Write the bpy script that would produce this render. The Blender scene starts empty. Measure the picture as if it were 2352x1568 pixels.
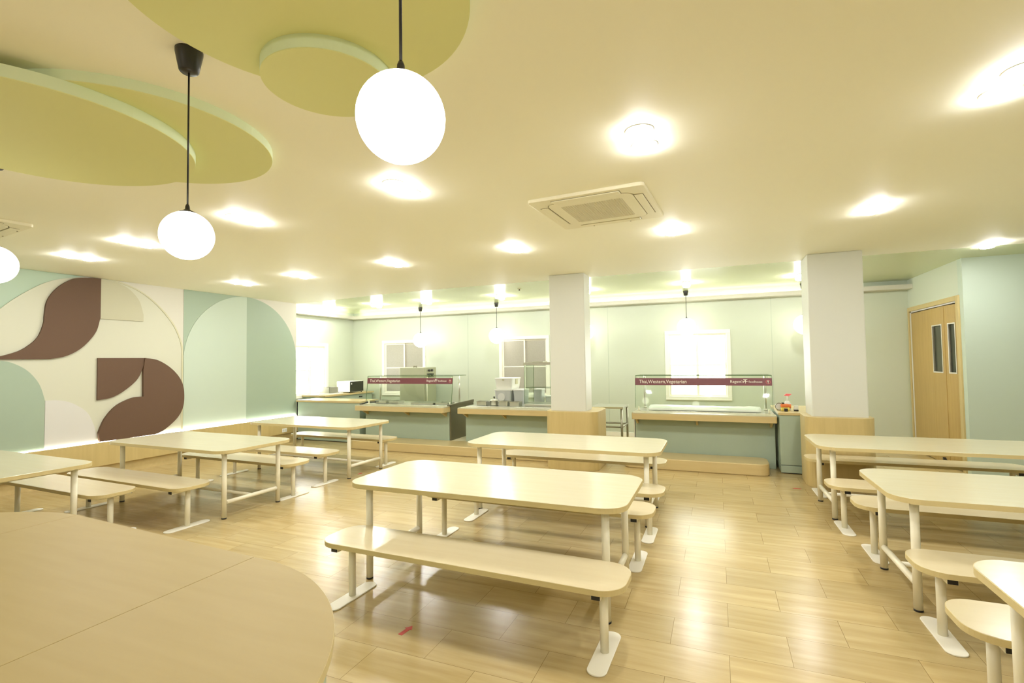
import bpy, bmesh, math, random
from mathutils import Vector, Matrix
random.seed(7)
S = bpy.context.scene
C = S.collection
PI = math.pi
# ---------------------------------------------------------------- camera
cam = bpy.data.cameras.new('camera'); co = bpy.data.objects.new('camera', cam); C.objects.link(co)
yaw, pit, rol = math.radians(22.353), math.radians(2.172), math.radians(-0.826)
fwd = Vector((-math.sin(yaw)*math.cos(pit), math.cos(yaw)*math.cos(pit), math.sin(pit)))
rt = Vector((math.cos(yaw), math.sin(yaw), 0)); up = rt.cross(fwd)
r2 = rt*math.cos(rol) + up*math.sin(rol); u2 = up*math.cos(rol) - rt*math.sin(rol)
co.matrix_world = Matrix(((r2.x, u2.x, -fwd.x, 0), (r2.y, u2.y, -fwd.y, 0), (r2.z, u2.z, -fwd.z, 1.6), (0, 0, 0, 1)))
cam.sensor_width = 36; cam.lens = 1145.7/2352*36; cam.clip_start = 0.05
S.camera = co
# ---------------------------------------------------------------- world and exposure
w = bpy.data.worlds.new('world'); S.world = w; w.use_nodes = True
w.node_tree.nodes['Background'].inputs[0].default_value = (1.0, 0.985, 0.95, 1)
w.node_tree.nodes['Background'].inputs[1].default_value = 6.5
S.view_settings.view_transform = 'Standard'; S.view_settings.look = 'None'
S.view_settings.exposure = 0.60; S.view_settings.gamma = 1.0; S.view_settings.use_curve_mapping = False
try:
    S.cycles.sample_clamp_indirect = 8.0; S.cycles.max_bounces = 9; S.cycles.diffuse_bounces = 6
    S.cycles.transparent_max_bounces = 12; S.cycles.caustics_reflective = False; S.cycles.caustics_refractive = False
except Exception: pass
LAMP_E, GLOBE_E, LEDGE_E, COVE_E = 138.0, 4.0, 18.0, 11.0
LAMP_C = (1.0, 0.99, 0.98)

# ---------------------------------------------------------------- materials
def mat(name, col, rough=0.5, metal=0.0, emit=None, es=0.0, spec=0.5, coat=0.0, coat_r=0.1):
    m = bpy.data.materials.new(name); m.use_nodes = True; b = m.node_tree.nodes['Principled BSDF']
    b.inputs['Base Color'].default_value = (*col, 1); b.inputs['Roughness'].default_value = rough
    b.inputs['Metallic'].default_value = metal; b.inputs['Specular IOR Level'].default_value = spec
    b.inputs['Coat Weight'].default_value = coat; b.inputs['Coat Roughness'].default_value = coat_r
    if emit: b.inputs['Emission Color'].default_value = (*emit, 1); b.inputs['Emission Strength'].default_value = es
    return m
def noisy(name, c1, c2, scale=(1, 1, 1), rough=0.5, nscale=6.0, spec=0.5, coat=0.0, detail=4, bump=0.0):
    m = mat(name, c1, rough, spec=spec, coat=coat); t = m.node_tree; b = t.nodes['Principled BSDF']
    tc = t.nodes.new('ShaderNodeTexCoord'); mp = t.nodes.new('ShaderNodeMapping'); mp.inputs['Scale'].default_value = scale
    n = t.nodes.new('ShaderNodeTexNoise'); n.inputs['Scale'].default_value = nscale; n.inputs['Detail'].default_value = detail
    r = t.nodes.new('ShaderNodeValToRGB'); r.color_ramp.elements[0].position = 0.3; r.color_ramp.elements[1].position = 0.7
    r.color_ramp.elements[0].color = (*c2, 1); r.color_ramp.elements[1].color = (*c1, 1)
    t.links.new(tc.outputs['Object'], mp.inputs['Vector']); t.links.new(mp.outputs[0], n.inputs['Vector'])
    t.links.new(n.outputs['Fac'], r.inputs['Fac']); t.links.new(r.outputs['Color'], b.inputs['Base Color'])
    if bump:
        bp = t.nodes.new('ShaderNodeBump'); bp.inputs['Strength'].default_value = bump; bp.inputs['Distance'].default_value = 0.002
        t.links.new(n.outputs['Fac'], bp.inputs['Height']); t.links.new(bp.outputs[0], b.inputs['Normal'])
    return m
M = {}
M['ceil'] = noisy('cream_ceiling_paint', (.94, .925, .79), (.935, .92, .785), nscale=1.2, rough=.6)
M['ceil_green'] = mat('olive_gloss_ceiling', (.62, .67, .40), .22, spec=.5)
M['disc'] = mat('sage_disc_paint', (.74, .76, .37), .6)
M['disc_rim'] = mat('lit_green_rim', (.72, .82, .58), .6)  # disc rims paler than the faces: lamp light put into the colour
M['cream'] = mat('cream_wall_paint', (.62, .60, .52), .55)
M['column'] = mat('column_cream_paint', (.63, .64, .57), .4)
M['cream2'] = mat('cream_mural_board', (.58, .58, .46), .55)
M['beige'] = mat('beige_quarter_board', (.50, .485, .34), .55)
M['white_board'] = mat('pale_white_board', (.62, .61, .58), .5)
M['rim'] = mat('cream_edge', (.56, .54, .37), .5)
M['mint'] = mat('mint_wall_paint', (.50, .585, .485), .5)
M['mint_far'] = mat('pale_mint_wall_paint', (.555, .60, .48), .5)
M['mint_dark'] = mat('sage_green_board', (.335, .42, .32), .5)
M['mint_corner'] = mat('mint_corner_board', (.43, .55, .43), .5)
M['brown'] = mat('brown_board', (.128, .075, .046), .6, spec=.25)
M['white_metal'] = mat('cream_powder_coat', (.86, .82, .66), .35)
M['plate'] = mat('white_plate_paint', (.86, .84, .74), .4)
M['black'] = mat('black_plastic', (.012, .011, .010), .4)
M['dark'] = mat('dark_cup_plastic', (.02, .018, .014), .35)
M['steel'] = noisy('brushed_steel', (.66, .66, .58), (.60, .60, .52), scale=(1, 1, 14), rough=.28, nscale=9)
M['steel'].node_tree.nodes['Principled BSDF'].inputs['Metallic'].default_value = .88
M['steel_leg'] = mat('tube_steel', (.36, .35, .27), .3, metal=.8)
M['steel_oven'] = mat('olive_steel', (.50, .50, .37), .38, metal=.7)
M['steel_dark'] = mat('dull_steel_side', (.20, .185, .12), .35, metal=.6)
M['white'] = mat('white_frame_paint', (.88, .86, .76), .35)
M['ac'] = mat('cassette_plastic', (.84, .80, .62), .4)
M['ac_dark'] = mat('cassette_slot', (.30, .27, .16), .6)
M['blind'] = noisy('grey_frosted_film', (.41, .39, .33), (.38, .36, .30), nscale=40, rough=.35)
M['counter'] = noisy('sage_counter_laminate', (.37, .455, .36), (.355, .44, .345), nscale=3, rough=.35)
M['maroon'] = mat('maroon_sign_vinyl', (.19, .055, .070), .35)
M['text'] = mat('white_lettering', (.9, .87, .80), .5)
M['plastic_w'] = mat('white_plastic', (.85, .85, .80), .35)
M['plastic_g'] = mat('milky_grey_plastic', (.66, .68, .66), .3)
M['red'] = mat('red_floor_tape', (.52, .03, .012), .5)
M['pink'] = mat('pink_plastic', (.85, .16, .17), .4)
M['orange'] = mat('orange_label', (.75, .20, .05), .5)
M['yellow'] = mat('yellow_pack', (.75, .62, .12), .5)
M['micro_glass'] = mat('dark_oven_glass', (.03, .035, .02), .12)
M['lamp'] = mat('lamp_emitter', (.9, .9, .85), .4, emit=LAMP_C, es=LAMP_E)
M['globe'] = mat('opal_globe', (.9, .9, .85), .3, emit=(1, .96, .84), es=GLOBE_E)
M['ledge_led'] = mat('ledge_led_strip', (.9, .9, .85), .4, emit=(1, .985, .94), es=LEDGE_E)
M['cove_led'] = mat('cove_led_strip', (.9, .9, .85), .4, emit=(1, .98, .90), es=COVE_E)
M['kfloor'] = noisy('kitchen_floor', (.72, .66, .44), (.68, .62, .40), nscale=5, rough=.4)
def woodm(name, c1, c2, axis=0, rough=.35, coat=0.0, sc=1.0, spec=.5):
    s = [9.0, 9.0, 9.0]; s[axis] = 0.9
    return noisy(name, c1, c2, scale=tuple(v*sc for v in s), rough=rough, nscale=2.2, coat=coat, detail=6, spec=spec)
M['top'] = woodm('pale_birch_laminate', (.55, .515, .36), (.535, .495, .335), 0, .22)
M['seat'] = woodm('pale_birch_seat_laminate', (.62, .545, .36), (.60, .515, .335), 0, .22)
M['edge'] = woodm('birch_edge_band', (.63, .525, .27), (.59, .485, .24), 0, .4)
M['wood_v'] = woodm('oak_panel_vertical', (.56, .44, .195), (.51, .395, .17), 2, .35)
M['wood_h'] = woodm('oak_front_horizontal', (.60, .48, .24), (.55, .435, .21), 0, .3)
M['door'] = woodm('oak_door_veneer', (.46, .31, .10), (.41, .27, .08), 2, .4)
M['bigtop'] = woodm('beech_table_laminate', (.39, .30, .125), (.37, .28, .11), 0, .5, spec=.3)
def glass(name, tint, refl=.08):
    m = bpy.data.materials.new(name); m.use_nodes = True; t = m.node_tree; t.nodes.clear()
    o = t.nodes.new('ShaderNodeOutputMaterial'); a = t.nodes.new('ShaderNodeBsdfTransparent'); g = t.nodes.new('ShaderNodeBsdfGlossy')
    x = t.nodes.new('ShaderNodeMixShader'); a.inputs[0].default_value = (*tint, 1); g.inputs['Roughness'].default_value = .03
    f = t.nodes.new('ShaderNodeLayerWeight'); p = t.nodes.new('ShaderNodeMath'); p.operation = 'POWER'; p.inputs[1].default_value = 4
    q = t.nodes.new('ShaderNodeMath'); q.operation = 'MULTIPLY_ADD'; q.inputs[1].default_value = .6; q.inputs[2].default_value = .035
    t.links.new(f.outputs['Facing'], p.inputs[0]); t.links.new(p.outputs[0], q.inputs[0])
    t.links.new(q.outputs[0], x.inputs[0]); t.links.new(a.outputs[0], x.inputs[1]); t.links.new(g.outputs[0], x.inputs[2]); t.links.new(x.outputs[0], o.inputs[0])
    return m
M['glass'] = glass('guard_glass', (.95, .985, .95)); M['pane'] = glass('window_glass', (.98, 1, .98))
M['glass_edge'] = mat('green_glass_edge', (.12, .20, .08), .2)
def floor_mat():
    m = mat('wood_look_tile_floor', (.6, .47, .22), .24, spec=.5); t = m.node_tree; b = t.nodes['Principled BSDF']
    tc = t.nodes.new('ShaderNodeTexCoord'); mp = t.nodes.new('ShaderNodeMapping'); mp.inputs['Location'].default_value = (-.015-.61*8+.61*20, -2.972+.3065*40, 0)
    br = t.nodes.new('ShaderNodeTexBrick'); br.offset = .5; br.offset_frequency = 2; br.squash = 1
    br.inputs['Scale'].default_value = 1; br.inputs['Brick Width'].default_value = .61; br.inputs['Row Height'].default_value = .3065
    br.inputs['Mortar Size'].default_value = .0015; br.inputs['Mortar Smooth'].default_value = .1; br.inputs['Bias'].default_value = 0
    br.inputs['Color1'].default_value = (0, 0, 0, 1); br.inputs['Color2'].default_value = (1, 1, 1, 1); br.inputs['Mortar'].default_value = (.5, .5, .5, 1)
    t.links.new(tc.outputs['Object'], mp.inputs['Vector']); t.links.new(mp.outputs[0], br.inputs['Vector'])
    # streaky grain along x, shifted tile by tile
    sh = t.nodes.new('ShaderNodeVectorMath'); sh.operation = 'MULTIPLY_ADD'; sh.inputs[1].default_value = (7.3, 3.1, 0)
    t.links.new(br.outputs['Color'], sh.inputs[0]); t.links.new(mp.outputs[0], sh.inputs[2])
    m2 = t.nodes.new('ShaderNodeMapping'); m2.inputs['Scale'].default_value = (1.1, 11, 1); t.links.new(sh.outputs[0], m2.inputs['Vector'])
    n = t.nodes.new('ShaderNodeTexNoise'); n.inputs['Scale'].default_value = 1.6; n.inputs['Detail'].default_value = 5; t.links.new(m2.outputs[0], n.inputs['Vector'])
    r = t.nodes.new('ShaderNodeValToRGB'); r.color_ramp.elements[0].position = .28; r.color_ramp.elements[1].position = .72
    r.color_ramp.elements[0].color = (.41, .30, .125, 1); r.color_ramp.elements[1].color = (.525, .415, .205, 1); t.links.new(n.outputs['Fac'], r.inputs['Fac'])
    hs = t.nodes.new('ShaderNodeHueSaturation'); mr = t.nodes.new('ShaderNodeMapRange'); mr.inputs['To Min'].default_value = .93; mr.inputs['To Max'].default_value = 1.06
    t.links.new(br.outputs['Color'], mr.inputs['Value']); t.links.new(mr.outputs[0], hs.inputs['Value']); t.links.new(r.outputs['Color'], hs.inputs['Color'])
    mx = t.nodes.new('ShaderNodeMix'); mx.data_type = 'RGBA'; mx.inputs[7].default_value = (.24, .165, .06, 1)
    t.links.new(br.outputs['Fac'], mx.inputs[0]); t.links.new(hs.outputs['Color'], mx.inputs[6]); t.links.new(mx.outputs[2], b.inputs['Base Color'])
    bp = t.nodes.new('ShaderNodeBump'); bp.inputs['Strength'].default_value = .35; bp.inputs['Distance'].default_value = .002; bp.invert = True
    t.links.new(br.outputs['Fac'], bp.inputs['Height'])
    n2 = t.nodes.new('ShaderNodeTexNoise'); n2.inputs['Scale'].default_value = 9; t.links.new(mp.outputs[0], n2.inputs['Vector'])
    b2 = t.nodes.new('ShaderNodeBump'); b2.inputs['Strength'].default_value = .06; b2.inputs['Distance'].default_value = .01
    t.links.new(n2.outputs['Fac'], b2.inputs['Height']); t.links.new(bp.outputs[0], b2.inputs['Normal']); t.links.new(b2.outputs[0], b.inputs['Normal'])
    return m
M['floor'] = floor_mat()

# ---------------------------------------------------------------- mesh helpers
class MB:
    def __init__(s): s.v = []; s.f = []; s.sm = []
    def add(s, vs, fs, smooth=False):
        n = len(s.v); s.v += [tuple(v) for v in vs]; s.f += [tuple(i+n for i in f) for f in fs]; s.sm += [smooth]*len(fs); return s
    def box(s, x0, x1, y0, y1, z0, z1):
        return s.add([(x, y, z) for z in (z0, z1) for y in (y0, y1) for x in (x0, x1)],
                     [(0, 2, 3, 1), (4, 5, 7, 6), (0, 1, 5, 4), (2, 6, 7, 3), (0, 4, 6, 2), (1, 3, 7, 5)])
    def prism(s, out, a0, a1, axis='z', holes=False):
        n = len(out)
        def P(p, a): return (p[0], p[1], a) if axis == 'z' else ((a, p[0], p[1]) if axis == 'x' else (p[0], a, p[1]))
        vs = [P(p, a0) for p in out]+[P(p, a1) for p in out]
        s.add(vs, [tuple(range(n))[::-1], tuple(range(n, 2*n))]+[(i, (i+1) % n, n+(i+1) % n, n+i) for i in range(n)]); return s
    def ring(s, out, inn, a0, a1):      # closed band between two outlines of equal length
        n = len(out); vs = [(p[0], p[1], z) for z in (a0, a1) for q in (out, inn) for p in q]; f = []
        for i in range(n):
            j = (i+1) % n
            f += [(i, j, 2*n+j, 2*n+i), (n+j, n+i, 3*n+i, 3*n+j), (2*n+i, 2*n+j, 3*n+j, 3*n+i), (j, i, n+i, n+j)]
        return s.add(vs, f)
    def tube(s, p0, p1, r, n=20, r1=None):
        p0, p1 = Vector(p0), Vector(p1); d = (p1-p0).normalized(); a = d.orthogonal().normalized(); b = d.cross(a); r1 = r if r1 is None else r1
        A = [p0+(a*math.cos(t)+b*math.sin(t))*r for t in [2*PI*i/n for i in range(n)]]
        B = [p1+(a*math.cos(t)+b*math.sin(t))*r1 for t in [2*PI*i/n for i in range(n)]]
        k = len(s.v); s.add(A+B, [(i, (i+1) % n, n+(i+1) % n, n+i) for i in range(n)], True)
        s.f += [tuple(k+i for i in range(n))[::-1], tuple(k+n+i for i in range(n))]; s.sm += [False, False]; return s
    def lathe(s, prof, n=28, c=(0, 0, 0)):
        vs = []; f = []
        for r, z in prof: vs += [(c[0]+max(r, 1e-4)*math.cos(2*PI*i/n), c[1]+max(r, 1e-4)*math.sin(2*PI*i/n), c[2]+z) for i in range(n)]
        for k in range(len(prof)-1): f += [(k*n+i, k*n+(i+1) % n, (k+1)*n+(i+1) % n, (k+1)*n+i) for i in range(n)]
        s.add(vs, f, True); m = len(s.v)-len(vs)
        s.f += [tuple(m+i for i in range(n))[::-1], tuple(m+(len(prof)-1)*n+i for i in range(n))]; s.sm += [False, False]; return s
    def build(s, name, material, parent=None, bevel=0.0, loc=None, rotz=0.0, seg=2):
        me = bpy.data.meshes.new(name); me.from_pydata(s.v, [], s.f); me.update()
        bm = bmesh.new(); bm.from_mesh(me); bmesh.ops.recalc_face_normals(bm, faces=bm.faces); bm.to_mesh(me); bm.free()
        me.polygons.foreach_set('use_smooth', [bool(x) for x in s.sm]) if len(s.sm) == len(me.polygons) else None
        me.materials.append(M[material] if isinstance(material, str) else material)
        o = bpy.data.objects.new(name, me); C.objects.link(o)
        if parent: o.parent = parent
        if loc: o.location = loc
        if rotz: o.rotation_euler.z = rotz
        if bevel:
            b = o.modifiers.new('bevel', 'BEVEL'); b.width = bevel; b.segments = seg; b.limit_method = 'ANGLE'; b.angle_limit = math.radians(50)
        return o
def rrect(w, d, r, n=8):
    o = []
    for cx, cy, a in ((w/2-r, d/2-r, 0), (-w/2+r, d/2-r, 90), (-w/2+r, -d/2+r, 180), (w/2-r, -d/2+r, 270)):
        o += [(cx+r*math.cos(math.radians(a+90*i/n)), cy+r*math.sin(math.radians(a+90*i/n))) for i in range(n+1)]
    return o
def off(o, x, y): return [(p[0]+x, p[1]+y) for p in o]
def circ(cx, cy, r, n=96): return [(cx+r*math.cos(2*PI*i/n), cy+r*math.sin(2*PI*i/n)) for i in range(n)]
def cr(p, k=8):                        # smooth curve through the points
    q = [p[0]]+list(p)+[p[-1]]; o = []
    for i in range(1, len(q)-2):
        a, b, c, d = q[i-1:i+3]
        for j in range(k):
            t = j/k; o.append(tuple(.5*((2*b[m])+(-a[m]+c[m])*t+(2*a[m]-5*b[m]+4*c[m]-d[m])*t*t+(-a[m]+3*b[m]-3*c[m]+d[m])*t**3) for m in (0, 1)))
    o.append(tuple(p[-1])); return o
def thing(name, label, cat, loc=(0, 0, 0), rotz=0, group=None):
    o = bpy.data.objects.new(name, None); C.objects.link(o); o.location = loc; o.rotation_euler = (0, 0, rotz); o.empty_display_size = .1
    o['label'] = label; o['category'] = cat
    if group: o['group'] = group
    return o
def tag(o, label, cat, group=None):
    o['label'] = label; o['category'] = cat
    if group: o['group'] = group
    return o
def struct(o, label=None):
    o['kind'] = 'structure'
    if label: o['label'] = label
    return o
def copy_tree(o, parent=None):
    c = o.copy(); C.objects.link(c); c.parent = parent
    for ch in list(o.children): copy_tree(ch, c)
    return c
_first = {}
def inst(key, maker, label, loc, rotz=0, group=None):
    if key not in _first: _first[key] = r = maker()
    else: r = copy_tree(_first[key])
    r.location = loc; r.rotation_euler = (0, 0, rotz); r['label'] = label
    if group: r['group'] = group
    return r
def text(s, size, name, parent, origin, xdir, updir, material='text', extrude=.0006, sx=1.0):
    cu = bpy.data.curves.new(name, 'FONT'); cu.body = s; cu.size = size; cu.extrude = extrude; cu.resolution_u = 3
    t = bpy.data.objects.new(name, cu); C.objects.link(t); dg = bpy.context.evaluated_depsgraph_get()
    me = bpy.data.meshes.new_from_object(t.evaluated_get(dg)); bpy.data.objects.remove(t); bpy.data.curves.remove(cu)
    X, U = Vector(xdir).normalized(), Vector(updir).normalized(); N = X.cross(U)
    for v in me.vertices: v.co = Vector(origin)+X*v.co.x*sx+U*v.co.y+N*v.co.z
    me.materials.clear(); me.materials.append(M[material]); o = bpy.data.objects.new(name, me); C.objects.link(o); o.parent = parent; return o

# ---------------------------------------------------------------- dimensions of the room (metres)
ZC = 2.88; XL = -8.31; XK = -8.80; YE = 8.09; YF = 10.48; XR = 3.05; YJ = 8.42; XRR = 5.6; YB = -3.2
struct(MB().box(XK-.3, XRR+.2, YB-.2, YF+.3, -.1, 0).build('floor', 'floor'))
edge_line = [(XK, 8.15), (-7.3, 8.0), (-5.8, 7.74), (-4.4, 7.66), (-3.0, 7.63), (XRR, 7.63)]
struct(MB().prism([(XK, YB), (XRR, YB)]+edge_line[::-1], ZC, ZC+.12).build('ceiling', 'ceil'), 'cream painted ceiling of the dining hall')
struct(MB().prism(edge_line+[(XRR, YF), (XK, YF)], ZC, ZC+.12).build('ceiling', 'ceil_green'), 'glossy olive green ceiling over the servery')
# left wall: mural wall, its free end, and the kitchen wall set further out
struct(MB().box(XK-.3, XL, YB, YE, 0, ZC).build('wall_left', 'cream'))
WY0, WY1, WZ0, WZ1 = 8.44, 9.56, .80, 2.075
b = MB().box(XK-.2, XK, YE, WY0, 0, ZC).box(XK-.2, XK, WY1, YF, 0, ZC).box(XK-.2, XK, WY0, WY1, 0, WZ0).box(XK-.2, XK, WY0, WY1, WZ1, ZC)
struct(b.build('wall_left', 'mint_far'), 'mint kitchen wall with a bright window')
# back wall with three window openings
wins = [(-7.88, -6.60), (-4.63, -3.42), (-.978, .24)]; VZ0, VZ1 = .765, 2.145
b = MB(); x = XK-.2
for a0, a1 in wins:
    b.box(x, a0, YF, YF+.2, 0, ZC); b.box(a0, a1, YF, YF+.2, 0, VZ0); b.box(a0, a1, YF, YF+.2, VZ1, ZC); x = a1
b.box(x, XR+.2, YF, YF+.2, 0, ZC); struct(b.build('wall_back', 'mint_far'))
for sx in (-5.433, -2.122, .95): struct(MB().box(sx-.002, sx+.002, YF-.002, YF, .1, 2.71).build('trim_1', 'mint_dark'))
struct(MB().box(XK, XR, YF-.015, YF, 0, .085).build('baseboard_back', 'white'))
# right side: short wall with the door, then the wall that faces the hall
DY0, DY1, DZ = 8.62, 10.42, 2.33
b = MB().box(XR, XR+.14, YJ+.1405, DY0, 0, ZC).box(XR, XR+.14, DY1, YF+.2, 0, ZC).box(XR, XR+.14, DY0, DY1, DZ, ZC)
struct(b.build('wall_right', 'mint_far'), 'mint wall around the oak door')
struct(MB().box(XR, XRR, YJ, YJ+.14, 0, ZC).box(XRR, XRR+.14, YB, YJ+.14, 0, ZC).build('wall_right', 'mint'), 'mint wall at the right end of the hall')
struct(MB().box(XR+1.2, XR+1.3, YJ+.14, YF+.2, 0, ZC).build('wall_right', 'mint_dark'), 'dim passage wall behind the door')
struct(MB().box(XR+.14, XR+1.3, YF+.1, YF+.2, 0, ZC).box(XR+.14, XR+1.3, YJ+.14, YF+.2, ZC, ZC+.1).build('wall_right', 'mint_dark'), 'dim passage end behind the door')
struct(MB().box(XK-.3, XRR+.14, YB-.14, YB, 0, ZC).build('wall_front', 'cream'))

# ---------------------------------------------------------------- windows
def window(name, x0, x1, z0, z1, y, bright, lab, rot=None):
    """frame, two sashes, panes: built facing -y, in local coordinates from x0; rot puts it on the left wall"""
    par = struct(thing(name, lab, 'window'))
    if rot: par.location = rot; par.rotation_euler = (0, 0, PI/2)
    if 'category' in par: del par['category']
    f = .075
    b = MB().box(x0, x1, y-.02, y+.09, z1-f, z1).box(x0, x1, y-.02, y+.09, z0, z0+f).box(x0, x0+f, y-.02, y+.09, z0+f, z1-f).box(x1-f, x1, y-.02, y+.09, z0+f, z1-f)
    b.build('window_frame', 'white', par, bevel=.006)
    xm = (x0+x1)/2; zm = (z0+z1)/2+.0
    for k, (a, c, dy) in enumerate(((x0+f, xm+.025, 0.015), (xm-.025, x1-f, .045))):
        s = MB(); t = .035
        s.box(a, c, y+dy, y+dy+.028, z1-f-t, z1-f).box(a, c, y+dy, y+dy+.028, z0+f, z0+f+t).box(a, a+t, y+dy, y+dy+.028, z0+f+t, z1-f-t).box(c-t, c, y+dy, y+dy+.028, z0+f+t, z1-f-t)
        s.box(a+t, c-t, y+dy+.004, y+dy+.024, zm-.012, zm+.012)
        sash = s.build('sash', 'white', par, bevel=.003)
        MB().box(a+t, c-t, y+dy+.010, y+dy+.018, z0+f+t, zm-.012).box(a+t, c-t, y+dy+.010, y+dy+.018, zm+.012, z1-f-t).build('pane', 'pane' if bright else 'blind', sash)
        if k == 1: MB().box(c-.024, c-.010, y+dy-.012, y+dy, zm-.06, zm+.05).build('window_latch', 'plastic_g', sash, bevel=.003)
    MB().box(x0+.002, x1-.002, y-.026, y-.001, z0+.002, z0+.03).build('window_sill', 'white', par, bevel=.004)
window('window_1', -7.88, -6.60, VZ0, VZ1, YF, False, 'grey frosted window behind the steel oven')
window('window_2', -4.63, -3.42, VZ0, VZ1, YF, False, 'grey frosted window behind the storage boxes')
window('window_3', -.978, .24, VZ0, VZ1, YF, True, 'bright white window above the right serving counter')
window('window_4', WY0, WY1, WZ0, WZ1, 0, True, 'bright white window on the left kitchen wall', rot=(XK, 0, 0))
# ---------------------------------------------------------------- cove along the kitchen walls
cv = MB()
cv.prism([(YF, 2.71), (YF-.24, 2.71), (YF-.24, 2.785), (YF-.225, 2.785), (YF-.225, 2.735), (YF, 2.735)], XK, XR, 'x')
cv.prism([(XK, 2.71), (XK+.24, 2.71), (XK+.24, 2.785), (XK+.225, 2.785), (XK+.225, 2.735), (XK, 2.735)], YE, YF-.24, 'y')
struct(cv.build('trim_2', 'cream'), 'cream light cove under the green ceiling')
tag(MB().box(XK+.26, XR-.9, YF-.07, YF-.045, 2.738, 2.748).build('led_strip', 'cove_led'), 'white light strip hidden in the cove of the back wall', 'light strip')
tag(MB().box(XK+.05, XK+.075, YE+.1, YF-.3, 2.738, 2.748).build('led_strip', 'cove_led'), 'white light strip hidden in the cove of the left kitchen wall', 'light strip')

# ---------------------------------------------------------------- left wall: wainscot, ledge light, mural
struct(MB().box(XL, XL+.07, YB, YE, .17, .505).build('trim_3', 'wood_v'), 'oak wainscot along the mural wall')
struct(MB().box(XL, XL+.012, YB, YE, 0, .17).build('baseboard_left', 'wood_h'))
tag(MB().box(XL+.022, XL+.042, YB+.1, YE-.02, .505, .512).build('led_strip', 'ledge_led'), 'white light strip on the wainscot ledge under the mural', 'light strip')
sk = thing('wall_socket', 'white double wall socket on the oak wainscot at floor level', 'socket', (XL+.07, 7.717, .24))
MB().box(0, .008, -.06, .06, -.038, .038).build('faceplate', 'plastic_w', sk, bevel=.003)
MB().box(.008, .010, -.045, -.01, -.02, .02).box(.008, .010, .01, .045, -.02, .02).build('socket_insert', 'plastic_g', sk)
Z0 = .514
def panel(name, out, d0, d1, m, label, bev=.002, cat='wall panel'):
    o = MB().prism(out, XL+d0, XL+d1, 'x').build(name, m); tag(o, label, cat, None); return o
arch_l = cr([(4.31, 2.878), (4.20, 2.872), (3.848, 2.771), (3.577, 2.588), (3.327, 2.344), (3.13, 2.05), (3.02, 1.7), (2.98, 1.3)])
arch_r = cr([(4.42, 2.878), (4.60, 2.862), (4.92, 2.76), (5.201, 2.567), (5.451, 2.28), (5.575, 2.02), (5.61, 1.85)])
panel('mural_panel', [(YB, 2.878), (4.31, 2.878)]+arch_l[1:]+[(2.98, Z0), (YB, Z0)], 0, .006, 'mint_corner', 'mint green painted wall area outside the big cream arch')
panel('mural_panel', [(2.98, Z0), (5.61, Z0)]+arch_r[::-1]+[(4.31, 2.878)]+arch_l[1:], 0, .022, 'cream2', 'big cream arch board on the left wall behind the brown shapes')
# raised rim along the right edge of the arch
ri = [(p[0], p[1]) for p in arch_r]; ro = [(p[0]+.025*(1 if p[0] > 5.3 else (p[0]-4.4)), p[1]+(.02 if p[0] < 5.5 else 0)*min(1, (5.7-p[0]))) for p in arch_r]
panel('mural_trim', [(5.61, Z0)]+ri[::-1]+[(min(q[0], 5.648), min(q[1], 2.879)) for q in ro]+[(5.640, Z0)], 0, .030, 'rim', 'thin cream edging on the right curve of the big arch', cat='edging')
panel('mural_panel', [(4.40, 2.29), (4.998, 2.29), (4.998, 2.35)]+cr([(4.998, 2.395), (4.929, 2.612), (4.779, 2.775), (4.583, 2.855), (4.40, 2.872)])[0:], .022, .040, 'beige', 'beige quarter circle board at the top of the big arch')
panel('mural_panel', [(4.406, 2.874), (4.406, 2.30)]+cr([(4.398, 2.271), (4.345, 2.081), (4.19, 1.872), (4.01, 1.752), (3.823, 1.708)])+[(3.16, 1.705)]+cr([(3.338, 1.747), (3.525, 1.826), (3.681, 1.982), (3.746, 2.175), (3.755, 2.297), (3.782, 2.491), (3.893, 2.68), (4.067, 2.821), (4.24, 2.866), (4.33, 2.874)]),
      .022, .050, 'brown', 'brown wavy board reaching the ceiling on the mural wall')
panel('mural_panel', [(4.383, 1.72), (5.018, 1.72)]+cr([(5.018, 1.644), (4.926, 1.405), (4.747, 1.236), (4.574, 1.141), (4.384, 1.114)]), .022, .045, 'brown', 'small brown square board with a curved lower edge')
panel('mural_panel', cr([(5.020, 1.72), (5.212, 1.684), (5.417, 1.555), (5.568, 1.38), (5.635, 1.182), (5.627, .924), (5.532, .74), (5.34, .58), (5.19, .514)])+[(4.417, .514)]+cr([(4.399, .640), (4.478, .838), (4.627, 1.013), (4.838, 1.112), (4.999, 1.124)])+[(4.994, 1.533)],
      .0455 if False else .023, .062, 'brown', 'large brown comma shaped board standing on the lit ledge')
panel('mural_panel', [(YB, Z0), (3.783, Z0), (3.783, 1.10)]+cr([(3.781, 1.174), (3.718, 1.383), (3.595, 1.557), (3.439, 1.66), (3.30, 1.694)])+[(YB, 1.694)], .022, .034, 'mint_dark', 'sage green rounded board at the far left of the mural')
panel('mural_panel', [(3.79, Z0), (4.38, Z0), (4.385, .62)]+cr([(4.36, .75), (4.27, .95), (4.10, 1.09), (3.95, 1.145), (3.79, 1.156)]), .022, .030, 'white_board', 'off-white quarter board between the sage board and the brown comma')
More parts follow.
